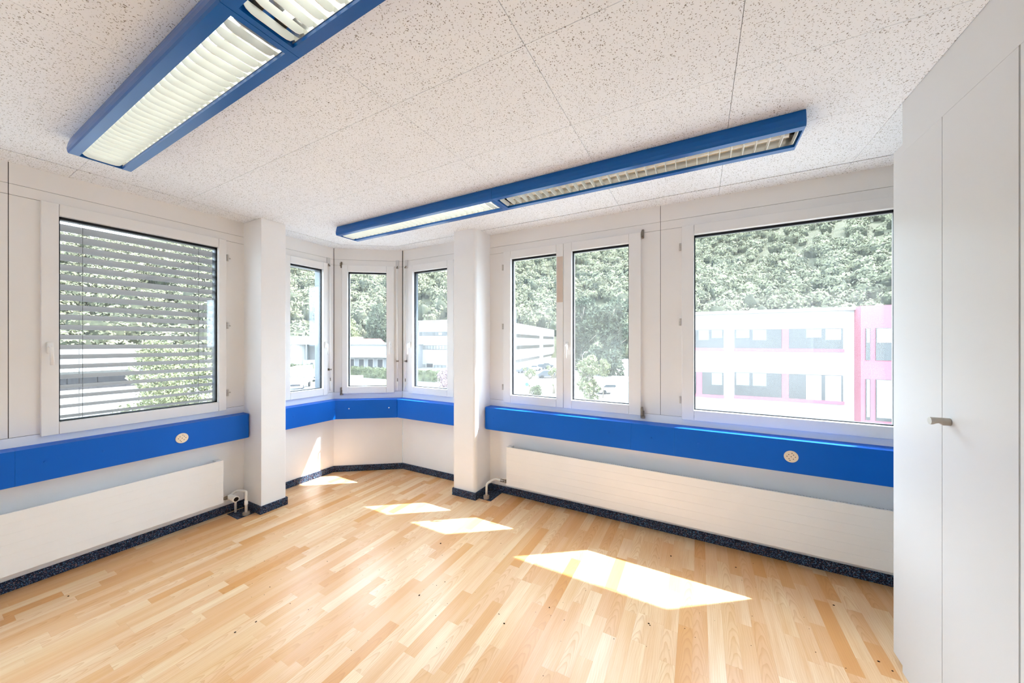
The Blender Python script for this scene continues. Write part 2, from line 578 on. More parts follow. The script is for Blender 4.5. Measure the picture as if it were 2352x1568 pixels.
# outside: blind box / lintel that shades the upper panes
ext = MB()
ext.box(XB + 0.5, 3.0, YR + 0.09, 3.145, 2.288, 2.75)
o = ext.build('trim_lintel_right', 'facade'); struct(o, 'blind box outside above the right windows', 'trim')
ext = MB().box(XL - 0.30, XL - 0.09, -2.2, 1.85, 2.30, 2.75).build('trim_lintel_left', 'facade'); struct(ext, 'blind box outside above the left window', 'trim')
rf = MB().box(XB - 0.35, 3.0, -2.2, 3.145, 2.75, 2.9).build('ceiling_slab', 'facade'); struct(rf, 'concrete slab above the suspended ceiling', 'ceiling')

# pillars
p = MB().box(XL - 0.05, -3.245, 1.54, 1.737, 0, H, 0.004, 2).build('wall_pillar_left', 'plaster'); struct(p, 'white square pillar left of the corner bay', 'pillar')
mb = MB()
pts = [(-2.05, YR), (-2.05, 2.615)]
rr = 0.035
for k in range(9):
    a = -math.pi / 2 + k * math.pi / 16
    pts.append((-1.805 - rr + rr * math.cos(a), 2.62 + rr + rr * math.sin(a)))
pts.append((-1.805, YR))
p = mb.prism(pts, 0, H).build('wall_pillar_right', 'plaster'); struct(p, 'white pillar with rounded edge right of the corner bay', 'pillar')

# ceiling -------------------------------------------------------------------------
ceil = MB().box(XB - 0.1, XE + 0.1, YBACK - 0.1, YR + 0.1, H + 0.012, H + 0.04).build('ceiling', 'joint')
struct(ceil, 'suspended ceiling of fissured white mineral tiles', 'ceiling')
def tile(poly):
    if len(poly) >= 3:
        MB().prism(poly, H, H + 0.012).build('ceiling_tile', 'tile', ceil)
xs = [-2.522, -1.863, -1.203, -0.541, 0.125, 0.787, 1.449]
ys = [-1.469, -0.957, -0.445, 0.067, 0.579, 1.091, 1.603, 2.108, 2.712]
def lines(v0, vals, v1):
    vals = [v for v in vals if v0 + 0.02 < v < v1 - 0.02]
    return [v0] + vals + [v1]
g = 0.001
LY = lines(YBACK, ys, 2.712)
for j in range(len(LY) - 1):
    y0, y1 = LY[j], LY[j + 1]
    xmin = -3.322 if y1 < 1.65 else -3.385
    LX = lines(xmin, xs, XE)
    for i in range(len(LX) - 1):
        x0, x1 = LX[i], LX[i + 1]
        ga = 0.0025 if i == 0 else g
        gb = 0.0035 if y1 > 2.7 else g
        poly = [(x0 + ga, y0 + g), (x1 - g, y0 + g), (x1 - g, y1 - gb), (x0 + ga, y1 - gb)]
        # chamfer of the bay strip
        A = (-3.385, 2.375); B = (-2.912, 2.712)
        nx, ny = -(B[1] - A[1]), (B[0] - A[0]); L_ = math.hypot(nx, ny); nx /= L_; ny /= L_
        poly = clip_poly(poly, nx, ny, nx * A[0] + ny * A[1] - 0.0035)
        tile(poly)
SY_ = lines(YBACK, [-1.469, -0.957, -0.445, 0.067, 0.578, 1.089], 1.60)
for y0, y1 in zip(SY_[:-1], SY_[1:]):
    tile([(XL, y0 + g), (-3.328, y0 + g), (-3.328, y1 - g), (XL, y1 - g)])
tile([(XB, 1.60 + g), (-3.391, 1.60 + g), (-3.391, 2.377), (XB, 2.43)])
tile([(XB, 2.431), (-3.390, 2.379), (-2.914, 2.718), (XB + 0.60, 2.871)])
SX_ = [XB + 0.601, -1.9, -0.541, 0.125, 0.787, XE]
for i, (x0, x1) in enumerate(zip(SX_[:-1], SX_[1:])):
    tile([(x0 + (0.078 if i == 0 else g), 2.7175), (x1 - g, 2.7175), (x1 - g, YR), (x0 + g, YR)])

def shadow_gap(p, q, w_):
    d_ = (Vector(q) - Vector(p)); n_ = Vector((-d_.y, d_.x)).normalized() * w_
    p = Vector(p); q = Vector(q)
    MB().prism([tuple(p - n_), tuple(q - n_), tuple(q + n_), tuple(p + n_)], H + 0.0035, H + 0.0115).build('shadow_gap', 'gapdark', ceil)  # dark strip set in the gap, its shade put in as colour
shadow_gap((-3.324, YBACK), (-3.324, 1.54), 0.0045)
shadow_gap((-3.388, 1.61), (-3.388, 2.376), 0.004)
shadow_gap((-3.387, 2.378), (-2.914, 2.7148), 0.0038)
shadow_gap((-2.912, 2.7147), (XE - 0.01, 2.7147), 0.0036)

# baseboards ----------------------------------------------------------------------
BH = 0.066
def base(name, key, s0, s1, label):
    loc, rz = WALLS[key]
    o = MB().box(s0, s1, -0.012, 0.0, 0, BH, 0.002).build(name, 'speckle')
    o.location = loc; o.rotation_euler = (0, 0, rz)
    struct(o, label, 'baseboard')
base('baseboard_left', 'L', YBACK, 1.54, 'speckled navy skirting under the left radiator')
base('baseboard_bay_left', 'BL', 1.74, 2.43, 'speckled navy skirting on the left bay wall')
base('baseboard_bay_middle', 'CH', 0, CHL, 'speckled navy skirting on the middle bay wall')
base('baseboard_bay_right', 'R', XB + 0.60, -2.05, 'speckled navy skirting on the right bay wall')
base('baseboard_right', 'R', -1.80, XE, 'speckled navy skirting under the long right radiator')
mb = MB().box(XL, -3.233, 1.528, 1.540, 0, BH, 0.001).box(-3.245, -3.233, 1.5405, 1.749, 0, BH, 0.001).box(-3.5, -3.2335, 1.737, 1.749, 0, BH, 0.001)
o = mb.build('baseboard_pillar_left', 'speckle'); struct(o, 'speckled navy skirting wrapped round the left pillar', 'baseboard')
mb = MB().box(-2.062, -1.793, 2.603, 2.615, 0, BH, 0.001).box(-1.805, -1.793, 2.6155, YR - 0.013, 0, BH, 0.001).box(-2.062, -2.05, 2.6155, YR - 0.013, 0, BH, 0.001)
o = mb.build('baseboard_pillar_right', 'speckle'); struct(o, 'speckled navy skirting wrapped round the right pillar', 'baseboard')

# windows --------------------------------------------------------------------------
def handle(parent, s, z, flip=1, length=0.105):
    h = MB().box(s - 0.015, s + 0.015, -0.036, -0.025, z - 0.036, z + 0.036, 0.006, 2).build('window_handle', 'white', parent, True)
    h['label'] = 'white lever handle pointing down'
    MB().tube([(s, -0.034, z + 0.006), (s, -0.066, z + 0.006), (s + 0.002 * flip, -0.070, z - length)], 0.0085, 10, 0.022).build('lever', 'white', h, True)
M['hinge'] = paint('hinge_grey', srgb(196, 192, 186), 0.4, 0.5)
def hinge(parent, s, z, m='hinge'):
    mb = MB()
    for k in range(3):
        mb.cyl((s, -0.016, z - 0.027 + k * 0.0185), (s, -0.016, z - 0.010 + k * 0.0185), 0.0075, 10)
    mb.cyl((s + 0.022, -0.0, z), (s + 0.022, -0.003, z), 0.006, 10)
    mb.build('hinge', m, parent)

def sash(parent, s0, s1, g0, g1, z0=OZ0, z1=OZ1, outer='outer', odepth=0.05):
    yi, yo = -0.025, 0.032
    for a, b, c, d in ((s0, g0, z0, z1), (g1, s1, z0, z1)):
        MB().box(a, b, yi, yo, c, d, 0.003, 2).build('frame_stile', 'frame', parent)
    MB().box(g0 + 0.0012, g1 - 0.0012, yi, yo, z0, GZ0, 0.003, 2).build('frame_rail', 'frame', parent)
    MB().box(g0 + 0.0012, g1 - 0.0012, yi, yo, GZ1, z1, 0.003, 2).build('frame_rail', 'frame', parent)
    mb = MB()
    gw = 0.009
    mb.box(g0, g0 + gw, 0.010, 0.032, GZ0, GZ1).box(g1 - gw, g1, 0.010, 0.032, GZ0, GZ1)
    mb.box(g0, g1, 0.010, 0.032, GZ0, GZ0 + gw * 0.7).box(g0, g1, 0.010, 0.032, GZ1 - gw * 1.8, GZ1)
    mb.build('glazing_gasket', 'gasket', parent)
    MB().box(g0 + 0.002, g1 - 0.002, 0.019, 0.025, GZ0 + 0.002, GZ1 - 0.002).build('glass_pane', 'glass', parent)
    mb = MB()
    e = 0.012
    y0, y1 = 0.0325, 0.0325 + odepth
    mb.box(s0 + 0.03, g0 + e * 0.4, y0, y1, z0 + 0.03, z1 - 0.03).box(g1 - e * 0.4, s1 - 0.03, y0, y1, z0 + 0.03, z1 - 0.03)
    mb.box(g0, g1, y0, y1, z0 + 0.03, GZ0 + e * 0.2).box(g0, g1, y0, y1, GZ1 - e, z1 - 0.03)
    mb.build('outer_frame', outer, parent)

def stay(parent, s, z, low=False):
    mb = MB()
    if low:
        mb.box(s - 0.004, s + 0.010, -0.034, -0.004, z - 0.01, z + 0.055, 0.002)
        mb.cyl((s + 0.008, -0.02, z - 0.03), (s + 0.008, -0.02, z - 0.012), 0.017, 14)
        mb.box(s + 0.010, s + 0.018, -0.028, -0.006, z - 0.02, z + 0.028, 0.002)
    else:
        mb.box(s, s + 0.018, -0.012, -0.001, z - 0.035, z + 0.035, 0.004, 2)
        mb.cyl((s + 0.006, -0.025, z - 0.018), (s + 0.006, -0.025, z + 0.018), 0.007, 10)
    mb.build('corner_bearing', 'zinc', parent)

def window(name, key, label):
    loc, rz = WALLS[key]
    r = empty(name, loc, rz)
    struct(r, label, 'window')
    return r
w = window('window_1', 'L', 'large left window with outside venetian blind lowered')
sash(w, *[WIN_L[0], WIN_L[1], 0.537, 1.350]); handle(w, 0.503, 1.415)
for z in (2.165, 1.59, 1.02): hinge(w, WIN_L[1] + 0.012, z)
w = window('window_2', 'BL', 'narrow left window of the corner bay')
sash(w, WIN_BL[0], WIN_BL[1], 1.953, 2.296, odepth=0.09); handle(w, 2.318, 1.42)
w = window('window_3', 'CH', 'narrow middle window of the corner bay')
sash(w, WIN_CH[0], WIN_CH[1], 0.153, 0.572, outer='outerlight', odepth=0.03); handle(w, 0.616, 1.42); stay(w, WIN_CH[0] - 0.02, 2.315); stay(w, WIN_CH[0] - 0.012, 0.89, True)
w = window('window_4', 'R', 'narrow right window of the corner bay')
sash(w, WIN_BR[0], WIN_BR[1], -2.82, -2.325, outer='outer', odepth=0.03); handle(w, -2.852, 1.42)
w = window('window_5', 'R', 'two-leaf window right of the rounded pillar')
sash(w, WIN_D[0], -1.0405, -1.565, -1.105, outer='outerlight', odepth=0.03)
sash(w, -1.0375, WIN_D[1], -0.966, -0.490, outer='outerlight', odepth=0.03)
handle(w, -1.003, 1.415); stay(w, WIN_D[1] + 0.004, 2.30); stay(w, WIN_D[1] + 0.006, 0.885, True)
for z in (2.165, 1.60, 1.02): hinge(w, WIN_D[0] - 0.012, z)
st = MB().box(-1.098, -1.0425, -0.0256, -0.0251, 1.80, 2.20).build('faded_paint_patch', paint('faded_tan_paint', srgb(216, 198, 184), 0.5), w)
w = window('window_6', 'R', 'largest window beside the white closet')
sash(w, WIN_B[0], WIN_B[1], -0.031, 1.032, outer='outerlight', odepth=0.02)
for z in (2.16, 1.60, 1.02): hinge(w, WIN_B[0] - 0.012, z)
w = window('window_7_added', 'L', 'added window beyond the left edge of view, for more daylight')  # unseen window added to let more daylight into the room
sash(w, WIN_L_ADDED[0], WIN_L_ADDED[1], -1.08, 0.175)

# venetian blind outside window 1 -------------------------------------------------------
loc, rz = WALLS['L']
bl = empty('venetian_blind', (loc[0] - 0.155, loc[1], loc[2]), rz)
tag(bl, 'grey outside venetian blind hanging behind the large left window', 'blind')
sw = 0.043
pts_top = []; pts_bot = []
for k in range(9):
    t = -1 + 2 * k / 8
    y = t * sw; zz = 0.006 * (1 - t * t)
    a = R(-21)
    pts_top.append((y * math.cos(a) - zz * math.sin(a), y * math.sin(a) + zz * math.cos(a)))
    zz -= 0.0012
    pts_bot.append((y * math.cos(a) - zz * math.sin(a), y * math.sin(a) + zz * math.cos(a)))
sl_me = MB().loft(pts_top + pts_bot[::-1], 'x', 0.49, 1.385).build('slat', 'slat', bl)
nsl = 20
for k in range(nsl):
    z = 2.205 - k * 0.0655
    if k == 0:
        o = sl_me
    else:
        o = sl_me.copy(); COL.objects.link(o)
    o.location = (0, 0, z); o.rotation_euler = (R(random.uniform(-1, 1)), R(random.uniform(-0.1, 0.1)), 0)
for s in (0.655, 1.265):
    for y in (-0.042, 0.042):
        MB().cyl((s, y, 0.93), (s, y, 2.31), 0.0012, 6).build('ladder_cord', 'cord', bl)
MB().box(0.49, 1.385, -0.03, 0.03, 0.905, 0.922, 0.004).build('bottom_rail', 'slat', bl)
MB().box(0.48, 1.39, -0.04, 0.04, 2.255, 2.2995, 0.003).build('head_box', 'slat', bl)

# blind crank rods in the bay -----------------------------------------------------------
def crank(key, s, ztop, zbot, zclip, label, lean=0.0):
    loc, rz = WALLS[key]
    r = empty('blind_crank', loc, rz)
    tag(r, label, 'blind crank', 'blind crank rods in the corner bay')
    MB().box(s - 0.019, s + 0.019, -0.014, 0.0, ztop - 0.015, ztop + 0.08, 0.005, 2).cyl((s, -0.014, ztop + 0.06), (s, -0.010, ztop + 0.06), 0.004, 8).build('wall_bracket', 'plastic', r)
    MB().ball((s, -0.028, ztop - 0.012), 0.010, 2).cyl((s, -0.012, ztop + 0.01), (s, -0.03, ztop - 0.015), 0.006, 8).build('universal_joint', 'zinc', r)
    MB().tube([(s, -0.03, ztop - 0.02), (s + lean, -0.034, zbot + 0.14)], 0.009, 10).build('rod', 'white', r, True)
    MB().tube([(s + lean, -0.034, zbot + 0.14), (s + lean, -0.034, zbot + 0.10)], 0.004, 8).build('crank_joint', 'zinc', r, True)
    MB().tube([(s + lean, -0.034, zbot + 0.105), (s + lean, -0.034, zbot)], 0.009, 10).build('grip', 'white', r, True)
    MB().box(s + lean - 0.014, s + lean - 0.004, -0.036, 0.0, zclip - 0.012, zclip + 0.012, 0.002).cyl((s + lean - 0.012, -0.034, zclip), (s + lean + 0.01, -0.034, zclip), 0.010, 10).build('rod_clip', 'zinc', r)
crank('BL', 2.362, 2.30, 0.92, 1.15, 'crank rod beside the left bay window', 0.006)
crank('CH', 0.690, 2.305, 0.90, 1.235, 'crank rod at the right end of the middle bay wall', 0.006)
crank('R', -2.924, 2.305, 0.90, 1.235, 'crank rod left of the right bay window', 0.008)

# blue cable channels ---------------------------------------------------------------------
def channel(key, s0, s1, z0, z1, label, joints, screws, sockets=(), depth=0.12, mitre=(0, 0), rounded=None, lit=False):
    loc, rz = WALLS[key]
    r = empty('cable_channel', loc, rz)
    tag(r, label, 'cable duct', 'blue cable ducts below the windows')
    edges = [s0] + list(joints) + [s1]
    for i, (a, b) in enumerate(zip(edges[:-1], edges[1:])):
        g_ = 0.0003
        a2 = a + (g_ if i > 0 else 0); b2 = b - (g_ if i < len(edges) - 2 else 0)
        al = a2 + (mitre[0] if i == 0 else 0); br = b2 - (mitre[1] if i == len(edges) - 2 else 0)
        pts = [(a2, 0.0)]
        if rounded == 'l' and i == 0:
            for k in range(7):
                t = math.pi + k * math.pi / 12
                pts.append((a2 + 0.03 + 0.03 * math.cos(t), -depth + 0.03 + 0.03 * math.sin(t)))
        else:
            pts.append((al, -depth))
        if rounded == 'r' and i == len(edges) - 2:
            for k in range(7):
                t = -math.pi / 2 + k * math.pi / 12
                pts.append((b2 - 0.03 + 0.03 * math.cos(t), -depth + 0.03 + 0.03 * math.sin(t)))
        else:
            pts.append((br, -depth))
        pts.append((b2, 0.0))
        MB().prism(pts, z0, z1).build('duct_cover', 'blue', r)
    for s in screws:
        MB().cyl((s, -depth - 0.003, (z0 + z1) / 2 + 0.01), (s, -depth + 0.004, (z0 + z1) / 2 + 0.01), 0.006, 12, bev=0.0015).build('screw', 'plastic' if lit else 'blue', r)
    for s in sockets:
        zc = (z0 + z1) / 2
        k = MB().cyl((s, -depth - 0.004, zc), (s, -depth + 0.004, zc), 0.037, 28, bev=0.0015).build('socket', 'cream', r, False)
        k['label'] = 'round cream power socket'
        mb = MB()
        for dx, dz in ((0, 0), (0.012, 0.012), (-0.012, 0.012), (0.021, 0.0), (-0.021, 0.0), (0.011, -0.014), (-0.011, -0.014), (0.004, 0.022), (-0.006, -0.024)):
            mb.cyl((s + dx, -depth - 0.0045, zc + dz), (s + dx, -depth - 0.003, zc + dz), 0.0026, 8)
        mb.build('socket_holes', 'dark', k)
    return r
m_ = 0.12 * math.tan(CHA / 2)
m2_ = 0.12 * math.tan((math.pi / 2 - CHA) / 2)
channel('L', YBACK + 0.01, 1.535, 0.629, 0.831, 'blue cable duct under the blind-covered left window', [0.369], [0.698, 0.472, 1.50], [1.087], rounded='r')
channel('BL', 1.75, 2.43, 0.612, 0.815, 'short blue cable duct on the left bay wall', [], [1.93, 2.36], mitre=(0, m2_))
channel('CH', 0, CHL, 0.612, 0.815, 'short blue cable duct on the slanted middle bay wall', [], [0.20, 0.62], mitre=(m2_, m_), lit=True)
channel('R', XB + 0.60, -2.052, 0.612, 0.815, 'short blue cable duct on the right bay wall', [], [-2.84, -2.32], mitre=(m_, 0))
channel('R', -1.80, XE, 0.624, 0.829, 'longest blue cable duct, under the right-hand windows', [-0.461, -0.158], [-1.70, -0.626, -0.312, -0.003], [0.513], rounded='l')

# radiators ------------------------------------------------------------------------------------
def radiator(key, s0, s1, z0, z1, label):
    loc, rz = WALLS[key]
    r = empty('radiator', loc, rz)
    tag(r, label, 'radiator', 'flat panel radiators under the windows')
    n = 6; hgt = (z1 - z0) / n
    for k in range(n):
        MB().box(s0, s1, -0.095, -0.082, z0 + k * hgt + 0.0001, z0 + (k + 1) * hgt - 0.0001, 0.0009).build('flat_tube', 'white', r)
    mb = MB()
    x = s0 + 0.05
    while x < s1 - 0.05:
        mb.box(x, x + 0.0015, -0.0815, -0.035, z0 + 0.015, z1 - 0.013)
        x += 0.016
    mb.build('convector_fins', 'joint', r)
    MB().box(s0 + 0.02, s1 - 0.02, -0.034, -0.026, z0 + 0.005, z1 - 0.02).build('rear_plate', 'white', r)
    for a in (s0 + 0.006, s1 - 0.046):
        MB().box(a, a + 0.04, -0.0815, -0.026, z1 - 0.03, z1 + 0.003, 0.002).build('top_bracket', 'white', r)
        MB().box(a, a + 0.03, -0.0815, 0.0, z0 + 0.10, z0 + 0.14, 0.002).build('wall_bracket', 'white', r)
    return r
rl = radiator('L', -0.9, 1.353, 0.127, 0.480, 'white radiator under the blind-covered left window')
# thermostat valve and pipes, left radiator (local x=Y world, local y = -X outward)
MB().cyl((1.353, -0.065, 0.150), (1.405, -0.065, 0.150), 0.011, 12).cyl((1.375, -0.065, 0.150), (1.392, -0.065, 0.150), 0.016, 6).build('valve_body', 'zinc', rl)
MB().cyl((1.408, -0.060, 0.150), (1.412, -0.165, 0.150), 0.021, 20, r2=0.026, bev=0.004).build('thermostat_head', 'pipe', rl, False)
MB().cyl((1.412, -0.1651, 0.150), (1.412, -0.168, 0.150), 0.017, 18).build('thermostat_cap', 'dark', rl)
MB().tube([(1.40, -0.065, 0.150), (1.44, -0.065, 0.180), (1.465, -0.10, 0.192), (1.475, -0.175, 0.192), (1.475, -0.185, 0.192), (1.475, -0.185, 0.0)], 0.0105, 12, 0.022).build('supply_pipe', 'pipe', rl, True)
MB().cyl((1.475, -0.185, 0.085), (1.475, -0.185, 0.12), 0.0135, 12).build('pipe_fitting', 'pipe', rl)
MB().tube([(1.40, -0.030, 0.12), (1.452, -0.060, 0.125), (1.452, -0.060, 0.0)], 0.0085, 10, 0.02).build('return_pipe', 'pipe', rl, True)
MB().cyl((1.475, -0.185, 0.0), (1.475, -0.185, 0.022), 0.026, 20, bev=0.003).build('floor_collar', 'collar', rl)
rr_ = radiator('R', -1.570, 1.30, 0.123, 0.478, 'longest white radiator, under the right-hand windows')
MB().tube([(-1.625, -0.085, 0.153), (-1.70, -0.085, 0.153), (-1.725, -0.125, 0.140), (-1.73, -0.182, 0.135), (-1.73, -0.187, 0.0)], 0.0105, 12, 0.025).build('supply_pipe', 'pipe', rr_, True)
MB().cyl((-1.635, -0.085, 0.153), (-1.60, -0.085, 0.153), 0.0145, 8).cyl((-1.605, -0.085, 0.153), (-1.569, -0.085, 0.153), 0.0125, 6).cyl((-1.588, -0.085, 0.153), (-1.580, -0.085, 0.153), 0.017, 8).build('union_nut', 'zinc', rr_)
MB().cyl((-1.73, -0.187, 0.0), (-1.73, -0.187, 0.032), 0.026, 20, bev=0.003).build('floor_collar', 'collar', rr_)
# dark cut-outs in the flooring around the pipes
o = rect_prism('floor_cutout', -3.50, -3.315, 1.40, 1.527, 0.0, 0.0012, 'speckle', floor)
o = rect_prism('floor_cutout', -1.792, -1.665, 2.66, 2.862, 0.0, 0.0012, 'speckle', floor)

# closet --------------------------------------------------------------------------------------
cl = empty('built_in_closet', (XC, 1.8, 0))
tag(cl, 'tall white built-in closet with flush doors and a steel knob', 'closet')
cy = -1.8
MB().box(0.022, XE - XC - 0.01, YBACK + cy + 0.002, 2.148 + cy, 0, H - 0.001).build('carcass', 'gap', cl)
D1, D2 = 1.868, 1.520
DT = 2.279
MB().box(0.0, 0.0215, YBACK + cy + 0.002, 2.148 + cy, DT + 0.0003, H - 0.001).build('top_fascia', 'closet', cl)
MB().box(0.0, 0.0215, D1 + cy + 0.0018, 2.148 + cy, 0.0, DT).build('side_panel', 'closet', cl)
MB().box(0.0005, 0.018, 2.1485 + cy, 2.228 + cy, 0.028, 2.318).build('edge_filler', 'closet', cl)
d1 = MB().box(0.0, 0.0215, D2 + cy + 0.0035, D1 + cy - 0.0018, 0.006, DT - 0.0004).build('door', 'closet', cl)
MB().box(0.0, 0.0215, 0.62 + cy, D2 + cy - 0.0035, 0.006, DT - 0.0004).build('door', 'closet', cl)
MB().box(0.0, 0.0215, YBACK + cy + 0.004, 0.614 + cy, 0.006, DT - 0.0004).build('door', 'closet', cl)
# knob: cylinder with a finger groove underneath
mb = MB()
segs = 28; rings = []
prof = []
for k in range(21):
    t = k / 20
    prof.append(-0.001 - 0.049 * t)
for x in prof:
    ring = []
    t = (-x - 0.001) / 0.049
    groove = max(0.0, 1 - ((t - 0.62) / 0.26) ** 2) * 0.0085
    for k in range(segs):
        a = 2 * math.pi * k / segs
        yy = 0.0135 * math.cos(a); zz = 0.0135 * math.sin(a)
        zz = max(zz, -0.0135 + groove)
        ring.append(mb.bm.verts.new((x, 1.823 + cy + yy, 1.165 + zz)))
    rings.append(ring)
for a, b in zip(rings[:-1], rings[1:]):
    for k in range(segs):
        mb.bm.faces.new((a[k], a[(k + 1) % segs], b[(k + 1) % segs], b[k]))
mb.bm.faces.new(rings[0][::-1]); mb.bm.faces.new(rings[-1])
kn = mb.build('knob', 'steel', d1, False)
kn['label'] = 'brushed steel cylinder knob with finger groove'

# ceiling lights --------------------------------------------------------------------------------
def ceiling_light(xc0, xm, xc1, yc, label, lit):
    r = empty('ceiling_light', (xm, yc, 2.42))
    tag(r, label, 'ceiling light', 'blue louvred ceiling lights')
    half = 0.111; fl = 0.0345; top = 0.078
    side = [(-half, 0.0), (-half + fl, 0.0), (-half + fl, 0.012), (-half + fl - 0.004, 0.014), (-half + 0.012, top - 0.004), (-half + 0.006, top), (-half - 0.002, 0.050), (-half - 0.006, 0.022), (-half - 0.004, 0.008)]
    bl_pts = []
    hw = half - fl - 0.001
    for k in range(13):                       # slightly bowed lower edge with rounded ends
        t = -1 + 2 * k / 12
        bl_pts.append((t * hw, 0.002 + 0.020 * abs(t) ** 7))
    bl_pts += [(hw, 0.034), (-hw, 0.034)]
    blade_src = None
    for mi, (a, b) in enumerate(((xc0, xm), (xm, xc1))):
        A, B = a - xm + (0.001 if mi else 0), b - xm - (0 if mi else 0.001)
        mb = MB()
        for sgn in (1, -1):
            mb.loft([(y * sgn, z) for y, z in side], 'x', A, B)
        mb.box(A, B, -half + 0.006, half - 0.006, top - 0.004, top)
        e0 = 0.006 if mi == 0 else 0.022
        e1 = 0.022 if mi == 0 else 0.006
        mb.box(A, A + e0, -half + fl, half - fl, 0.0, top - 0.004).box(B - e1, B, -half + fl, half - fl, 0.0, top - 0.004)
        hs = mb.build('housing', 'lampblue', r)
        ya = half - fl
        mb = MB()
        for sgn in (1, -1):
            mb.loft([(sgn * ya * 0.999, 0.013), (sgn * (ya - 0.002), 0.013), (sgn * (ya - 0.004), 0.05), (sgn * (ya - 0.02), 0.070), (sgn * (ya - 0.02), 0.0715), (sgn * (ya - 0.001), 0.052)], 'x', A + e0, B - e1)
        mb.box(A + e0, B - e1, -ya + 0.02, ya - 0.02, 0.070, 0.0715)
        mb.build('reflector', 'reflector', r)
        for y in (-0.034, 0.034):
            MB().cyl((A + e0 + 0.03, y, 0.050), (B - e1 - 0.03, y, 0.050), 0.0125, 14).build('fluorescent_tube', 'tube_on' if lit[mi] else 'tube_off', r, False)
            for xx in (A + e0 + 0.001, B - e1 - 0.026):
                MB().box(xx, xx + 0.025, y - 0.015, y + 0.015, 0.035, 0.069, 0.002).build('tube_socket', 'lampdark', r)
        n = 32
        x0, x1 = A + e0 + 0.012, B - e1 - 0.012
        for k in range(n):
            x = x0 + (x1 - x0) * k / (n - 1)
            if blade_src is None:
                blade_src = MB().loft(bl_pts, 'x', -0.0011, 0.0011).build('louvre_blade', 'blade', r)
                o = blade_src
            else:
                o = blade_src.copy(); COL.objects.link(o)
            o.location = (x, 0, 0)
    return r
ceiling_light(-2.845, -1.200, 0.445, 0.576, 'long blue louvred ceiling light at upper left, glowing over its whole length', (True, True))
ceiling_light(-2.895, -1.235, 0.424, 2.096, 'long blue louvred ceiling light before the right windows, its right half dark', (True, False))

# crumbs on the floor ---------------------------------------------------------------------------
mb = MB()
crumb_px = [(1022, 1336), (963, 1367), (620, 1348), (540, 1452), (588, 1428), (1012, 1248), (1158, 1432), (1262, 1395), (1690, 1303), (1541, 1277), (2018, 1519), (2050, 1541), (1915, 1390), (586, 1118), (1252, 1153), (969, 1111), (1146, 1410), (1490, 1432), (1493, 1436), (157, 1369), (1296, 1424)]
def floor_pt(px, py):
    d = F_PX * CAM_Z / (py - 785.5)
    l = (px - 1176) / F_PX * d
    return fwd * d + rgt * l
cr = [(floor_pt(*p), random.uniform(0.003, 0.0055)) for p in crumb_px]
for k in range(190):
    a = Vector((random.uniform(-3.3, 0.6), random.uniform(0.9, 2.75)))
    if a.y < 2.3 + (a.x + 3.45) * 0.7: cr.append((a, random.uniform(0.0012, 0.0026)))
for k in range(40):
    t = random.random()
    cr.append((Vector((XB + 0.08 + 0.6 * t + random.uniform(0, .25), 2.36 + 0.42 * t + random.uniform(-.16, -0.02))), random.uniform(0.0015, 0.003)))
for q, s in cr:
    mb.ball((q.x, q.y, s * 0.35), s, 1, random.uniform(0.6, 1.4), random.uniform(0.6, 1.2), 0.45)
tag(mb.build('floor_crumbs', 'crumb'), 'scattered dark crumbs and dirt specks on the wooden floor', 'dirt', kind='stuff')

# ================================================================= outside
GZ = -6.0
def at(px, d, z=GZ):
    q = fwd * d + rgt * ((px - 1176) / F_PX * d)
    return Vector((q.x, q.y, z))
def zat(py, d):
    return CAM_Z + (785.5 - py) / F_PX * d

# ground
o = MB().box(-700, 700, 3.6, 900, GZ - 0.3, GZ).box(-700, -4.6, -300, 3.6, GZ - 0.3, GZ).build('ground_yard', 'asphalt'); tag(o, 'pale asphalt yard and road around the building', 'ground', kind='structure')
def quad_obj(name, pts, z, th, mat):
    return MB().prism([(p.x, p.y) for p in pts], z, z + th).build(name, mat)
o = quad_obj('lawn', [at(640, 84), at(1110, 58), at(1110, 50), at(740, 58), at(640, 66)], GZ, 0.06, 'lawn'); tag(o, 'pale lawn strip in front of the long hedge', 'lawn', kind='structure')

# hillside and forest
def hill_h(az, r):
    k = 1.0 - 0.35 / (1 + math.exp((az + 0.72) * 9))
    top = 0.40 * k
    h = (r - 165) * top if r > 165 else 0
    return GZ + max(0.0, h) + 5 * math.sin(az * 11 + r * 0.013) * (1 if r > 190 else 0)
azs = np.linspace(-1.5, 1.35, 90); rs = np.linspace(150, 640, 40)
verts = []; faces = []
for i, a in enumerate(azs):
    for j, r_ in enumerate(rs):
        q = fwd * (r_ * math.cos(a)) + rgt * (r_ * math.sin(a))
        verts.append((q.x, q.y, hill_h(a, r_) - 0.5))
nr = len(rs)
for i in range(len(azs) - 1):
    for j in range(nr - 1):
        faces.append((i * nr + j, i * nr + j + 1, (i + 1) * nr + j + 1, (i + 1) * nr + j))
me = bpy.data.meshes.new('hillside'); me.from_pydata(verts, [], faces); me.materials.append(M['hillsoil'])
tag(link('hillside', me), 'steep hillside rising behind the yard', 'hill', kind='structure')

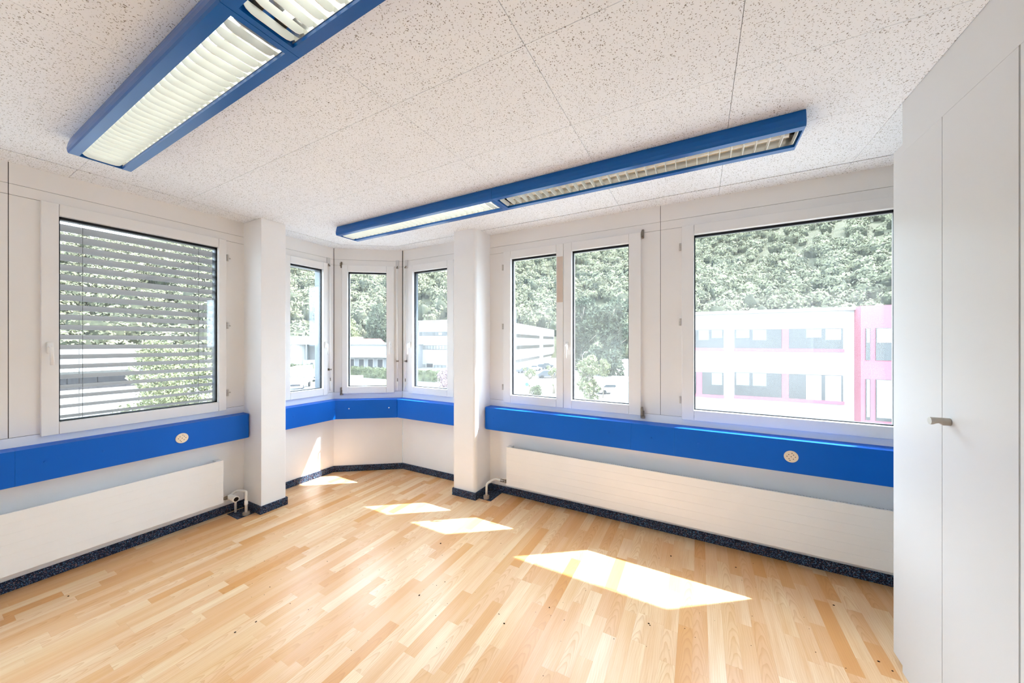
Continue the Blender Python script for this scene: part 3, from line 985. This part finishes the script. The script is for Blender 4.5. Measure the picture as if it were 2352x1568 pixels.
def blob(sub, seed):
    bm = bmesh.new()
    bmesh.ops.create_icosphere(bm, subdivisions=sub, radius=1.0)
    rg = np.random.default_rng(seed)
    dirs = rg.normal(size=(26, 3)); dirs /= np.linalg.norm(dirs, axis=1)[:, None]
    amp = rg.uniform(0.12, 0.42, 26)
    V = np.array([v.co[:] for v in bm.verts])
    d = V @ dirs.T
    disp = 0.72 + (np.exp((d - 1) * 16) * amp).sum(1)
    V = V * disp[:, None]
    Fc = np.array([[v.index for v in f.verts] for f in bm.faces])
    bm.free()
    return V, Fc
blobs = [blob(2, s) for s in range(4)] + [blob(1, s + 20) for s in range(6)]
vv, ff = [], []
crowns = []
base_i = 0
cnt = 0
for _ in range(60000):
    a = rng.uniform(-1.3, 1.2); r_ = math.sqrt(rng.uniform(158 ** 2, 560 ** 2))
    # keep only azimuths that windows can show, with a margin
    if r_ > 330 and rng.random() < 0.55: continue
    if cnt >= 3300: break
    if 900 < 1176 + F_PX * math.tan(a) < 1310 and r_ < 205: continue
    if 760 < 1176 + F_PX * math.tan(a) <= 900 and r_ < 188: continue
    near = r_ < 230
    V, Fc = blobs[rng.integers(0, 4)] if near else blobs[4 + rng.integers(0, 6)]
    s = rng.uniform(4.2, 8.0)
    ang = rng.uniform(0, 6.28); ca, sa = math.cos(ang), math.sin(ang)
    q = fwd * (r_ * math.cos(a)) + rgt * (r_ * math.sin(a))
    W = V * np.array([s, s, s * rng.uniform(0.9, 1.25)])
    W = np.stack([W[:, 0] * ca - W[:, 1] * sa, W[:, 0] * sa + W[:, 1] * ca, W[:, 2]], 1)
    W += np.array([q.x, q.y, hill_h(a, r_) + s * 0.55])
    crowns.append((q.x, q.y, hill_h(a, r_) + s * 0.55, s))
    W[:, :2] = (W[:, :2] - np.array([q.x, q.y])) * 0.7 + np.array([q.x, q.y]); W[:, 2] -= s * 0.3
    vv.append(W); ff.append(Fc + base_i); base_i += len(V); cnt += 1
V = np.concatenate(vv); Fc = np.concatenate(ff)
# loose leaf clusters standing off the crowns
CR = np.array(crowns)
pick = np.repeat(np.arange(len(CR)), 300)
dd = rng.normal(size=(len(pick), 3)); dd[:, 2] = np.abs(dd[:, 2] + 0.35) * 1.0 - 0.25; dd /= np.linalg.norm(dd, axis=1)[:, None]
lump = 0.76 + 0.22 * np.sin(dd[:, 0] * 5 + pick) * np.sin(dd[:, 1] * 5 + pick * 2.3) + 0.10 * np.sin(dd[:, 2] * 7 + pick * 1.7)
PV = CR[pick, :3] + dd * (CR[pick, 3] * lump * rng.uniform(0.85, 1.04, len(pick)))[:, None]
nn_ = dd + rng.normal(size=(len(pick), 3)) * 0.28
u_ = np.cross(nn_, rng.normal(size=(len(pick), 3))); u_ /= np.linalg.norm(u_, axis=1)[:, None]
w_ = np.cross(nn_, u_); w_ /= np.linalg.norm(w_, axis=1)[:, None]
L_ = rng.uniform(0.4, 0.95, len(pick))[:, None]
TV = np.stack([PV - u_ * L_, PV + u_ * L_, PV + w_ * L_ * 1.1], 1).reshape(-1, 3)
TF = np.arange(len(TV)).reshape(-1, 3) + len(V)
V = np.concatenate([V, TV]); Fc = np.concatenate([Fc, TF])
me = bpy.data.meshes.new('hill_forest')
me.vertices.add(len(V)); me.vertices.foreach_set('co', V.astype(np.float32).ravel())
me.loops.add(Fc.size); me.loops.foreach_set('vertex_index', Fc.astype(np.int32).ravel())
me.polygons.add(len(Fc)); me.polygons.foreach_set('loop_start', np.arange(0, Fc.size, 3, dtype=np.int32))
me.polygons.foreach_set('use_smooth', np.ones(len(Fc), dtype=bool))
me.materials.append(M['forestshade']); me.materials.append(M['forest'])
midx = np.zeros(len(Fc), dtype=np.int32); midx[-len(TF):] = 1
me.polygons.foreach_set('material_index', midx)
me.update(); me.validate()
tag(link('hill_forest', me), 'dense pale green forest covering the hillside', 'forest', kind='stuff')

# leafy trees made of many leaf cards -----------------------------------------------------------
def foliage_mesh(name, centres, n, leaf, mat):
    """centres: list of (x,y,z,r)"""
    C_ = np.array(centres)
    idx = rng.integers(0, len(C_), n)
    d = rng.normal(size=(n, 3)); d /= np.linalg.norm(d, axis=1)[:, None]
    rad = C_[idx, 3] * rng.uniform(0.45, 1.0, n) ** 0.6
    P_ = C_[idx, :3] + d * rad[:, None]
    u = rng.normal(size=(n, 3)); u /= np.linalg.norm(u, axis=1)[:, None]
    w_ = np.cross(u, rng.normal(size=(n, 3))); w_ /= np.linalg.norm(w_, axis=1)[:, None]
    L = leaf * rng.uniform(0.6, 1.3, n)[:, None]
    V_ = np.stack([P_ - u * L, P_ + w_ * L * 0.5, P_ + u * L, P_ - w_ * L * 0.5], 1).reshape(-1, 3)
    F_ = np.arange(4 * n).reshape(-1, 4)
    me = bpy.data.meshes.new(name); me.from_pydata(V_.tolist(), [], F_.tolist()); me.materials.append(M[mat]); me.update()
    return me

def leafy_tree(name, base, height, crown_r, label, cat, mat='leaf', n=5000, leaf=0.22, low=0.25, squash=1.0, trunk_r=0.16, k=26):
    r = empty(name, base)
    tag(r, label, cat)
    mb = MB().tube([(0, 0, 0), (0.1, 0.05, height * 0.45), (0, 0, height * 0.85)], trunk_r, 8)
    for i in range(5):
        a = i * 1.3; mb.tube([(0.05, 0, height * (0.3 + 0.09 * i)), (math.cos(a) * crown_r * 0.7, math.sin(a) * crown_r * 0.7, height * (0.5 + 0.09 * i))], trunk_r * 0.4, 6)
    mb.build('trunk', 'trunk', r, True)
    cs = []
    for i in range(k):
        t = rng.uniform(low, 0.95)
        rr2 = crown_r * math.sin(math.pi * min(1, max(0.08, (t - low) / (1 - low) * 0.85 + 0.12))) ** 0.7 * squash
        a = rng.uniform(0, 6.28); q = rng.uniform(0.1, 0.8) * rr2
        cs.append((math.cos(a) * q, math.sin(a) * q, t * height, crown_r * rng.uniform(0.28, 0.45)))
    f = link('foliage', foliage_mesh('foliage', cs, n, leaf, mat), r)
    f['kind'] = 'stuff'
    return r

# Buildings ---------------------------------------------------------------------------------------
def facade_frame(p0, p1):
    """local x from p0 (left) to p1 (right), local y away from the viewer"""
    d = p1 - p0
    return p0, math.atan2(d.y, d.x), math.hypot(d.x, d.y)
def opening(parent, x0, x1, z0, z1, mat='bandglass', panes=0, name='window', frame='facadegrey', y=0.0):
    f = MB().box(x0, x1, y - 0.06, y + 0.02, z0, z1).build(name, mat, parent)
    if panes:
        w_ = (x1 - x0) / panes
        for i in range(panes):
            MB().box(x0 + i * w_ + w_ * 0.08, x0 + (i + 1) * w_ - w_ * 0.08, y - 0.09, y - 0.05, z0 + 0.12, z1 - 0.12).build('pane', 'paneblind', f)
    return f

# A: white office / warehouse block with strip windows
pA0, pA1 = at(961, 103), at(1147, 94)
loc_, rz_, ln_ = facade_frame(pA0, pA1)
bA = empty('office_building', loc_, rz_); tag(bA, 'white flat-roofed office block with strip windows beyond the hedge', 'building')
zt = zat(735.5, 96) - GZ
pB = at(1273, 172)
loc2 = pB - pA1
cA, sA = math.cos(-rz_), math.sin(-rz_)
side_v = Vector((loc2.x * cA - loc2.y * sA, loc2.x * sA + loc2.y * cA))
MB().prism([(0, 0), (ln_, 0), (ln_ + side_v.x, side_v.y), (side_v.x, side_v.y)], 0, zt).build('walls', 'facade', bA)
def zl(py, d): return zat(py, d) - GZ
opening(bA, 0.3, 15.5, zl(771, 99), zl(761, 99), panes=0); opening(bA, 7.0, 8.2, zl(770, 99) + .1, zl(762, 99) - .1, 'paneblind', y=-0.05)
opening(bA, 0.3, 14, zl(803, 99), zl(793, 99), panes=14)
opening(bA, 0.3, 2.5, zl(848, 99), zl(838, 99), panes=2); opening(bA, 2.9, 5.0, zl(856, 99), zl(836, 99), 'doorgrey', name='door'); opening(bA, 5.4, 9.5, zl(849, 99), zl(839, 99), panes=3)
MB().box(-0.3, ln_ + 0.1, -0.3, 0.4, zt, zt + 0.35).build('roof_edge', 'facade', bA)
# side facade with long openings
sd = empty('side_facade_frame', (ln_, 0, 0), math.atan2(side_v.y, side_v.x)); sd.parent = bA
SL = side_v.length
for z0, z1 in ((zl(775, 110), zl(764, 108)), (zl(802, 110), zl(791, 110)), (zl(832, 112), zl(823, 112))):
    for a, b in ((0.03, 0.60), (0.68, 0.98)):
        opening(sd, a * SL, b * SL, z0, z1, panes=0)
        MB().box(a * SL, b * SL, -0.12, -0.06, z0 + (z1 - z0) * 0.78, z1).build('blind_strip', 'facadegrey', sd)

# B: loading dock hall
pB0, pB1 = at(770, 97), at(935, 93)
loc_, rz_, ln_ = facade_frame(pB0, pB1)
bB = empty('loading_dock_hall', loc_, rz_); tag(bB, 'grey loading hall with four dock doors and a white canopy', 'building')
zt = zl(787, 95)
MB().box(0, ln_, 0, 12, 0, zt - 0.4).build('walls', 'facadegrey', bB)
MB().box(-0.4, ln_ + 0.3, -0.4, 12.4, zt - 0.5, zt).build('roof', 'facade', bB)
MB().box(-0.2, ln_, -2.2, 0.0, zl(820, 95), zl(816, 95)).build('canopy', 'facade', bB)
for px in (809, 832, 853, 875):
    xx = (px - 770) / 165 * ln_
    dfr = opening(bB, xx - 0.95, xx + 0.95, zl(847, 95), zl(823, 95), 'facade', name='dock_frame')
    MB().box(xx - 0.72, xx + 0.72, -0.16, -0.06, zl(845, 95), zl(825, 95)).build('dock_door', 'doorgrey', dfr)
    MB().box(xx - 0.9, xx + 0.9, -0.35, -0.06, zl(848.5, 95), zl(846, 95)).build('dock_bumper', 'doorgrey', dfr)
# red roofed house peeping over the hall
pr = at(838, 116)
hr = empty('red_roofed_house', pr, YAW); tag(hr, 'low house with pinkish red roof peeping over the dock hall', 'building')
zt = zl(786, 116)
MB().box(-5, 5, -3, 3, 0, zt).build('walls', 'facade', hr)
MB().loft([(-3.4, zt), (3.4, zt), (0, zt + 1.2)], 'x', -5.4, 5.4).build('roof', 'redroof', hr)

# C: white tank shed left
pC0, pC1 = at(600, 104), at(748, 100)
loc_, rz_, ln_ = facade_frame(pC0, pC1)
bC = empty('tank_shed', loc_, rz_); tag(bC, 'white roofed shed with tall tanks seen through the left bay window', 'building')
z1_ = zl(772, 102); z0_ = zl(791, 102)
MB().box(0, ln_, 0, 18, z0_, z1_).build('roof_band', 'facade', bC)
MB().box(0.3, ln_ - 0.3, 5, 17, 0, z0_).build('rear_wall', 'facadegrey', bC)
for xx in (ln_ * 0.50, ln_ * 0.93):
    MB().cyl((xx, 2.6, 0), (xx, 2.6, z0_), 2.4, 26).build('tank', 'facade', bC, False)
for xx in (ln_ * 0.42, ln_ * 0.71):
    MB().box(xx - 0.12, xx + 0.12, -0.1, 0.15, 0, z0_).build('post', 'facadegrey', bC)
a_ = MB().box(ln_ * 0.72, ln_ * 0.96, -1.5, 1, 0, zl(826, 102)).build('annex', 'facadegrey', bC)
MB().box(ln_ * 0.83, ln_ * 0.87, -1.58, -1.5, zl(841, 101), zl(832, 101)).build('annex_window', 'doorgrey', a_)
MB().cyl((ln_ * 0.53, 3, z1_), (ln_ * 0.53, 3, z1_ + 1.0), 0.12, 8).build('vent_pipe', 'facade', bC)

# D: white building with magenta bay, close on the right
pD0, pD1 = at(1575, 31.5), at(1968, 26.3)
loc_, rz_, ln_ = facade_frame(pD0, pD1)
loc_ = loc_.copy()
bD = empty('white_office_building', loc_, rz_); tag(bD, 'white two-storey building with a magenta stair bay outside the largest window', 'building')
ztD = zat(715, 27.5) - GZ
MB().box(-1.2, ln_ + 12, 0, 12, 0, ztD).build('walls', 'facade', bD)
def xD(px):
    # facade x of a photo column
    ray = Vector(((fwd + rgt * ((px - 1176) / F_PX)).x, (fwd + rgt * ((px - 1176) / F_PX)).y))
    dv = Vector((math.cos(rz_), math.sin(rz_)))
    A_ = Matrix(((ray.x, -dv.x), (ray.y, -dv.y)))
    t = A_.inverted() @ Vector((loc_.x, loc_.y))
    return t[1], t[0]
def zD(px, py):
    return zat(py, xD(px)[1]) - GZ
for (a, b, ya, yb, mid) in ((1572, 1662, 757, 804, 1580), (1687, 1936, 755, 806, 1803), (1572, 1662, 854, 910, 1606), (1687, 1936, 858, 920, 1803)):
    x0, x1 = xD(a)[0], xD(b)[0]
    pc = (a + b) / 2
    z1, z0 = zD(pc, ya), zD(pc, yb)
    f = MB().box(x0, x1, -0.04, 0.04, z0, z1).build('window_band', 'bandglass', bD)
    MB().box(x0 - 0.03, x1 + 0.05, -0.14, 0.0, z0 - 0.05, z0 + 0.20).build('window_sill', 'magenta', f)
    xm = xD(mid)[0]
    MB().box(xm - 0.22, xm + 0.22, -0.08, 0.0, z0, z1).build('mullion', 'magenta', f)
    n = 6 if b - a > 200 else 3
    wv_ = (x1 - x0) / n
    for i in range(n):
        c0 = x0 + i * wv_ + 0.12; c1 = x0 + (i + 1) * wv_ - 0.12
        if c0 < xm + 0.2 and c1 > xm - 0.2: continue
        drop = 0.4 if (i % 2 == 0 and ya < 800) else (0.95 if (ya > 800 and a > 1680 and i >= 3) else 0.5)
        MB().box(c0, c1, -0.065, -0.02, z1 - (z1 - z0) * drop, z1 - 0.05).build('roller_blind', 'paneblind' if drop < 0.9 else 'facade', f)
MB().box(-1.4, ln_ + 12, -0.25, 12.2, ztD, ztD + 0.25).build('roof_edge', 'facade', bD)
x0 = xD(1962)[0]
MB().box(x0, x0 + 7, -1.1, 0.0, 0, zD(2000, 704)).build('stair_bay', 'magenta', bD)
for (ya, yb) in ((754, 826), (868, 960)):
    for (a, b) in ((1968, 1982), (1990, 2036), (2052, 2100)):
        xa, xb = xD(a)[0] + 0.1, xD(b)[0]
        za, zb = zD(2010, yb) , zD(2010, ya)
        f = MB().box(xa, xb, -1.16, -1.1, za, zb).build('bay_window', 'bandglass', bD)
        MB().box(xa + 0.05, xb - 0.05, -1.19, -1.155, za + (zb - za) * (0.55 if ya < 800 else 0.08), zb - 0.05).build('roller_blind', 'facade', f)

# E: warehouse outside the left window
pE0, pE1 = at(-260, 42), at(330, 60)
loc_, rz_, ln_ = facade_frame(pE0, pE1)
bE = empty('warehouse', loc_, rz_); tag(bE, 'low white warehouse with ribbed parapet behind the venetian blind', 'building')
zt = zat(795, 52) - GZ
MB().box(0, ln_, 0, 25, 0, zt).build('walls', 'facade', bE)
MB().box(-0.3, ln_ + 0.3, -1.2, 0, zt * 0.42, zt * 0.52).build('canopy', 'facade', bE)
for k in range(40):
    x = k * ln_ / 40
    MB().box(x, x + 0.12, -1.26, -1.2, zt * 0.42, zt * 0.52).build('canopy_rib', 'facadegrey', bE)
for k in range(6):
    x = ln_ * (0.55 + 0.07 * k)
    MB().box(x, x + 1.6, -0.06, 0.02, 0, zt * 0.36).build('gate', 'doorgrey', bE)

# hedge
hd = empty('hedge', at(640, 86), 0)
tag(hd, 'long clipped hedge in front of the loading hall', 'hedge')
V0 = at(640, 86); V1 = at(1110, 60)
nseg = 60
mb = MB()
dv = (V1 - V0); nrm = Vector((-dv.y, dv.x, 0)).normalized()
cs = []
for k in range(260):
    t = (k + 0.5) / 260
    for h_ in (0.5, 1.2, 1.75):
        p_ = dv * t + nrm * random.uniform(-0.35, 0.35)
        cs.append((p_.x, p_.y, h_ + random.uniform(-0.15, 0.15), 0.5))
f = link('hedge_foliage', foliage_mesh('hedge_foliage', cs, 14000, 0.22, 'hedge'), hd); f['kind'] = 'stuff'
core = MB()
mtx = Matrix.Rotation(math.atan2(dv.y, dv.x), 4, 'Z')
core.box(0, dv.length, -0.45, 0.45, 0, 1.95, mat=mtx)
core.build('hedge_core', 'hedge', hd)

# trees
leafy_tree('birch_tree', at(395, 19), 7.2, 2.9, 'sunlit green tree right outside the venetian blind', 'tree', n=26000, leaf=0.075, low=0.05)
leafy_tree('street_tree', at(1352, 40), 5.6, 1.7, 'pale leafy tree in the right leaf of the two-leaf window', 'tree', n=5000, leaf=0.16, low=0.05)
leafy_tree('dark_conifer', at(1400, 78), 17, 6.0, 'tall dense tree behind the parked white car', 'tree', mat='leafdark', n=9000, leaf=0.4, low=0.05)
leafy_tree('dark_conifer', at(1335, 92), 19, 6.0, 'tall dense tree beside the office block', 'tree', mat='leafdark', n=9000, leaf=0.4, low=0.05)
leafy_tree('dark_broadleaf_tree', at(874, 140), 22, 7.2, 'dark tree standing right behind the loading hall', 'tree', mat='leafdark', n=8000, leaf=0.5, low=0.15)
leafy_tree('round_pale_tree', at(798, 130), 16, 5.2, 'pale rounded tree behind the red-roofed house', 'tree', mat='leaf', n=7000, leaf=0.4, low=0.2)
leafy_tree('lilac_bush', at(1024, 52), 3.2, 1.5, 'lilac blossoming bush in the right bay window', 'bush', mat='lilac', n=2500, leaf=0.12, low=0.05, trunk_r=0.05)
leafy_tree('round_shrub', at(1234, 47), 1.35, 1.0, 'small rounded shrub between the pollarded trees', 'bush', mat='hedge', n=2500, leaf=0.09, low=0.1, trunk_r=0.04)

def pollard(px, d, h, label):
    r = empty('pollarded_tree', at(px, d)); tag(r, label, 'tree', 'pollarded trees by the road')
    mb = MB().tube([(0, 0, 0), (0.1, 0, h * 0.3), (-0.05, 0, h * 0.6)], 0.2, 8)
    tips = []
    for i in range(7):
        a = i * 0.9 + 0.3; q = 0.55 + 0.35 * (i % 2)
        tip = (math.cos(a) * q, math.sin(a) * q, h * (0.72 + 0.06 * (i % 4)))
        mb.tube([(0, 0, h * 0.5), (tip[0] * 0.6, tip[1] * 0.6, h * 0.64), tip], 0.08, 6); tips.append(tip)
    mb.build('trunk', 'trunk', r, True)
    f = link('leaf_tufts', foliage_mesh('leaf_tufts', [(t[0], t[1], t[2], 0.34) for t in tips] + [(0, 0, h * 0.3, 0.22)], 1500, 0.09, 'leaf'), r); f['kind'] = 'stuff'
pollard(1217, 50, 3.9, 'pollarded tree left of the small round shrub')
pollard(1272, 50, 4.1, 'pollarded tree at the leaf joint of the two-leaf window')
leafy_tree('young_tree', at(1385, 46), 5.2, 1.0, 'young tree with feathery crown before the dense trees', 'tree', n=1200, leaf=0.12, low=0.6, trunk_r=0.07)

# vehicles
def car(px, d, rz, label, col='carwhite', van=False, s=1.0):
    r = empty('parked_van' if van else 'parked_car', at(px, d), rz); tag(r, label, 'van' if van else 'car')
    if van:
        side = [(-2.4, 0.35), (2.3, 0.35), (2.4, 0.9), (1.9, 1.1), (1.3, 1.95), (-2.35, 2.0)]
        glass = [(1.15, 1.15), (1.75, 1.15), (1.25, 1.8), (1.15, 1.8)]
    else:
        side = [(-2.05, 0.3), (2.05, 0.3), (2.1, 0.65), (1.9, 0.8), (1.0, 0.92), (0.35, 1.42), (-1.1, 1.45), (-1.8, 1.0), (-2.1, 0.85)]
        glass = [(-1.55, 1.0), (0.85, 0.95), (0.3, 1.36), (-1.05, 1.38)]
    MB().loft([(x * s, z * s) for x, z in side], 'y', -0.85 * s, 0.85 * s).build('body', col, r)
    MB().loft([(x * s, z * s) for x, z in glass], 'y', -0.87 * s, 0.87 * s).build('side_windows', 'carglass', r)
    for x in (-1.3, 1.3):
        for y in (-0.8, 0.8):
            MB().cyl((x * s, (y - 0.1) * s, 0.33 * s), (x * s, (y + 0.1) * s, 0.33 * s), 0.33 * s, 16).build('wheel', 'tyre', r)
car(1402, 50, YAW + 0.15, 'white car parked on the road below the dense tree')
car(1441, 54, YAW - 0.4, 'white van parked behind the white car', van=True)
car(1206, 84, YAW + 0.5, 'dark car leftmost in the row before the office block', 'cardark')
car(1226, 90, YAW + 0.5, 'white car second in the row before the office block', 'carwhite')
car(1242, 95, YAW + 0.5, 'dark car third in the row before the office block', 'cardark')
car(1254, 100, YAW + 0.5, 'dark car at the far end of the row before the office block', 'cardark')
car(1258, 72, YAW + 0.2, 'dark car in the road behind the right pollarded tree', 'cardark', s=1.1)
car(146, 22, YAW + 0.9, 'white van at the lower left behind the venetian blind', van=True)

def truck(px, d, rz, label, mark=False):
    r = empty('delivery_truck', at(px, d), rz); tag(r, label, 'truck', 'white trucks in the yard')
    MB().box(-1.15, 1.15, 0.0, 5.5, 0.9, 3.5, 0.03).build('cargo_box', 'carwhite', r)
    MB().loft([(-2.0, 0.5), (0, 0.5), (0, 2.4), (-1.3, 2.4), (-1.9, 1.5)], 'x', -1.05, 1.05).build('cab', 'carwhite', r)
    mt = Matrix.Translation((0, -1.62, 1.95)) @ Matrix.Rotation(R(-32), 4, 'X')
    MB().box(-0.9, 0.9, -0.03, 0.03, -0.42, 0.42, mat=mt).build('windshield', 'carglass', r)
    MB().box(-1.07, 1.07, -1.1, -0.4, 1.5, 2.1).build('side_window', 'carglass', r)
    MB().box(-0.8, 0.8, -2.04, -2.0, 0.75, 1.05).build('grille', 'doorgrey', r)
    for x in (-0.95, 0.95):
        for y in (-1.2, 3.8):
            MB().cyl((x - 0.12, y, 0.45), (x + 0.12, y, 0.45), 0.45, 16).build('wheel', 'tyre', r)
    if mark:
        mb = MB()
        pts_ = [(0.55 + 0.42 * math.cos(a), -0.02, 3.0 + 0.42 * math.sin(a)) for a in np.linspace(-1.9, 1.9, 14)]
        mb.tube(pts_, 0.04, 6)
        mb.build('red_mark', 'signred', r)
truck(683, 54, YAW + 0.35, 'white delivery truck with red ring mark in the left bay window', True)
truck(737, 66, YAW + 0.3, 'second white delivery truck, half hidden by the left bay frame')
truck(812, 41, YAW + math.pi, 'white truck whose cargo box shows in the middle bay window')
sg = empty('round_road_sign', at(1210, 46.5), YAW); tag(sg, 'small round blue road sign on a post', 'road sign')
MB().cyl((0, 0, 0), (0, 0, 1.9), 0.03, 8).build('post', 'facadegrey', sg)
MB().cyl((0, -0.03, 1.75), (0, -0.06, 1.75), 0.24, 20).build('sign_disc', 'signblue', sg)
lp = empty('street_lamp', at(1338, 60)); tag(lp, 'white street lamp before the dense trees', 'street lamp')
MB().tube([(0, 0, 0), (0, 0, 5.3), (0.4, 0, 5.7)], 0.06, 8, 0.3).build('pole', 'facadegrey', lp)
MB().box(0.3, 0.95, -0.13, 0.13, 5.66, 5.78, 0.03).build('lamp_head', 'facade', lp)
# grey annex roof below the two-leaf window
an = empty('annex_roof', at(1455, 22), YAW - 0.5); tag(an, 'grey sloping annex roof at the bottom of the two-leaf window', 'roof')
zz = zat(910, 22) - GZ
MB().box(-1.2, 0.4, -2.5, 2.5, 0, zz - 0.4).build('walls', 'facade', an)
MB().loft([(-2.8, zz - 0.45), (2.8, zz + 0.5), (2.8, zz + 0.62), (-2.8, zz - 0.33)], 'x', -1.4, 0.5).build('roof_sheet', 'facadegrey', an)
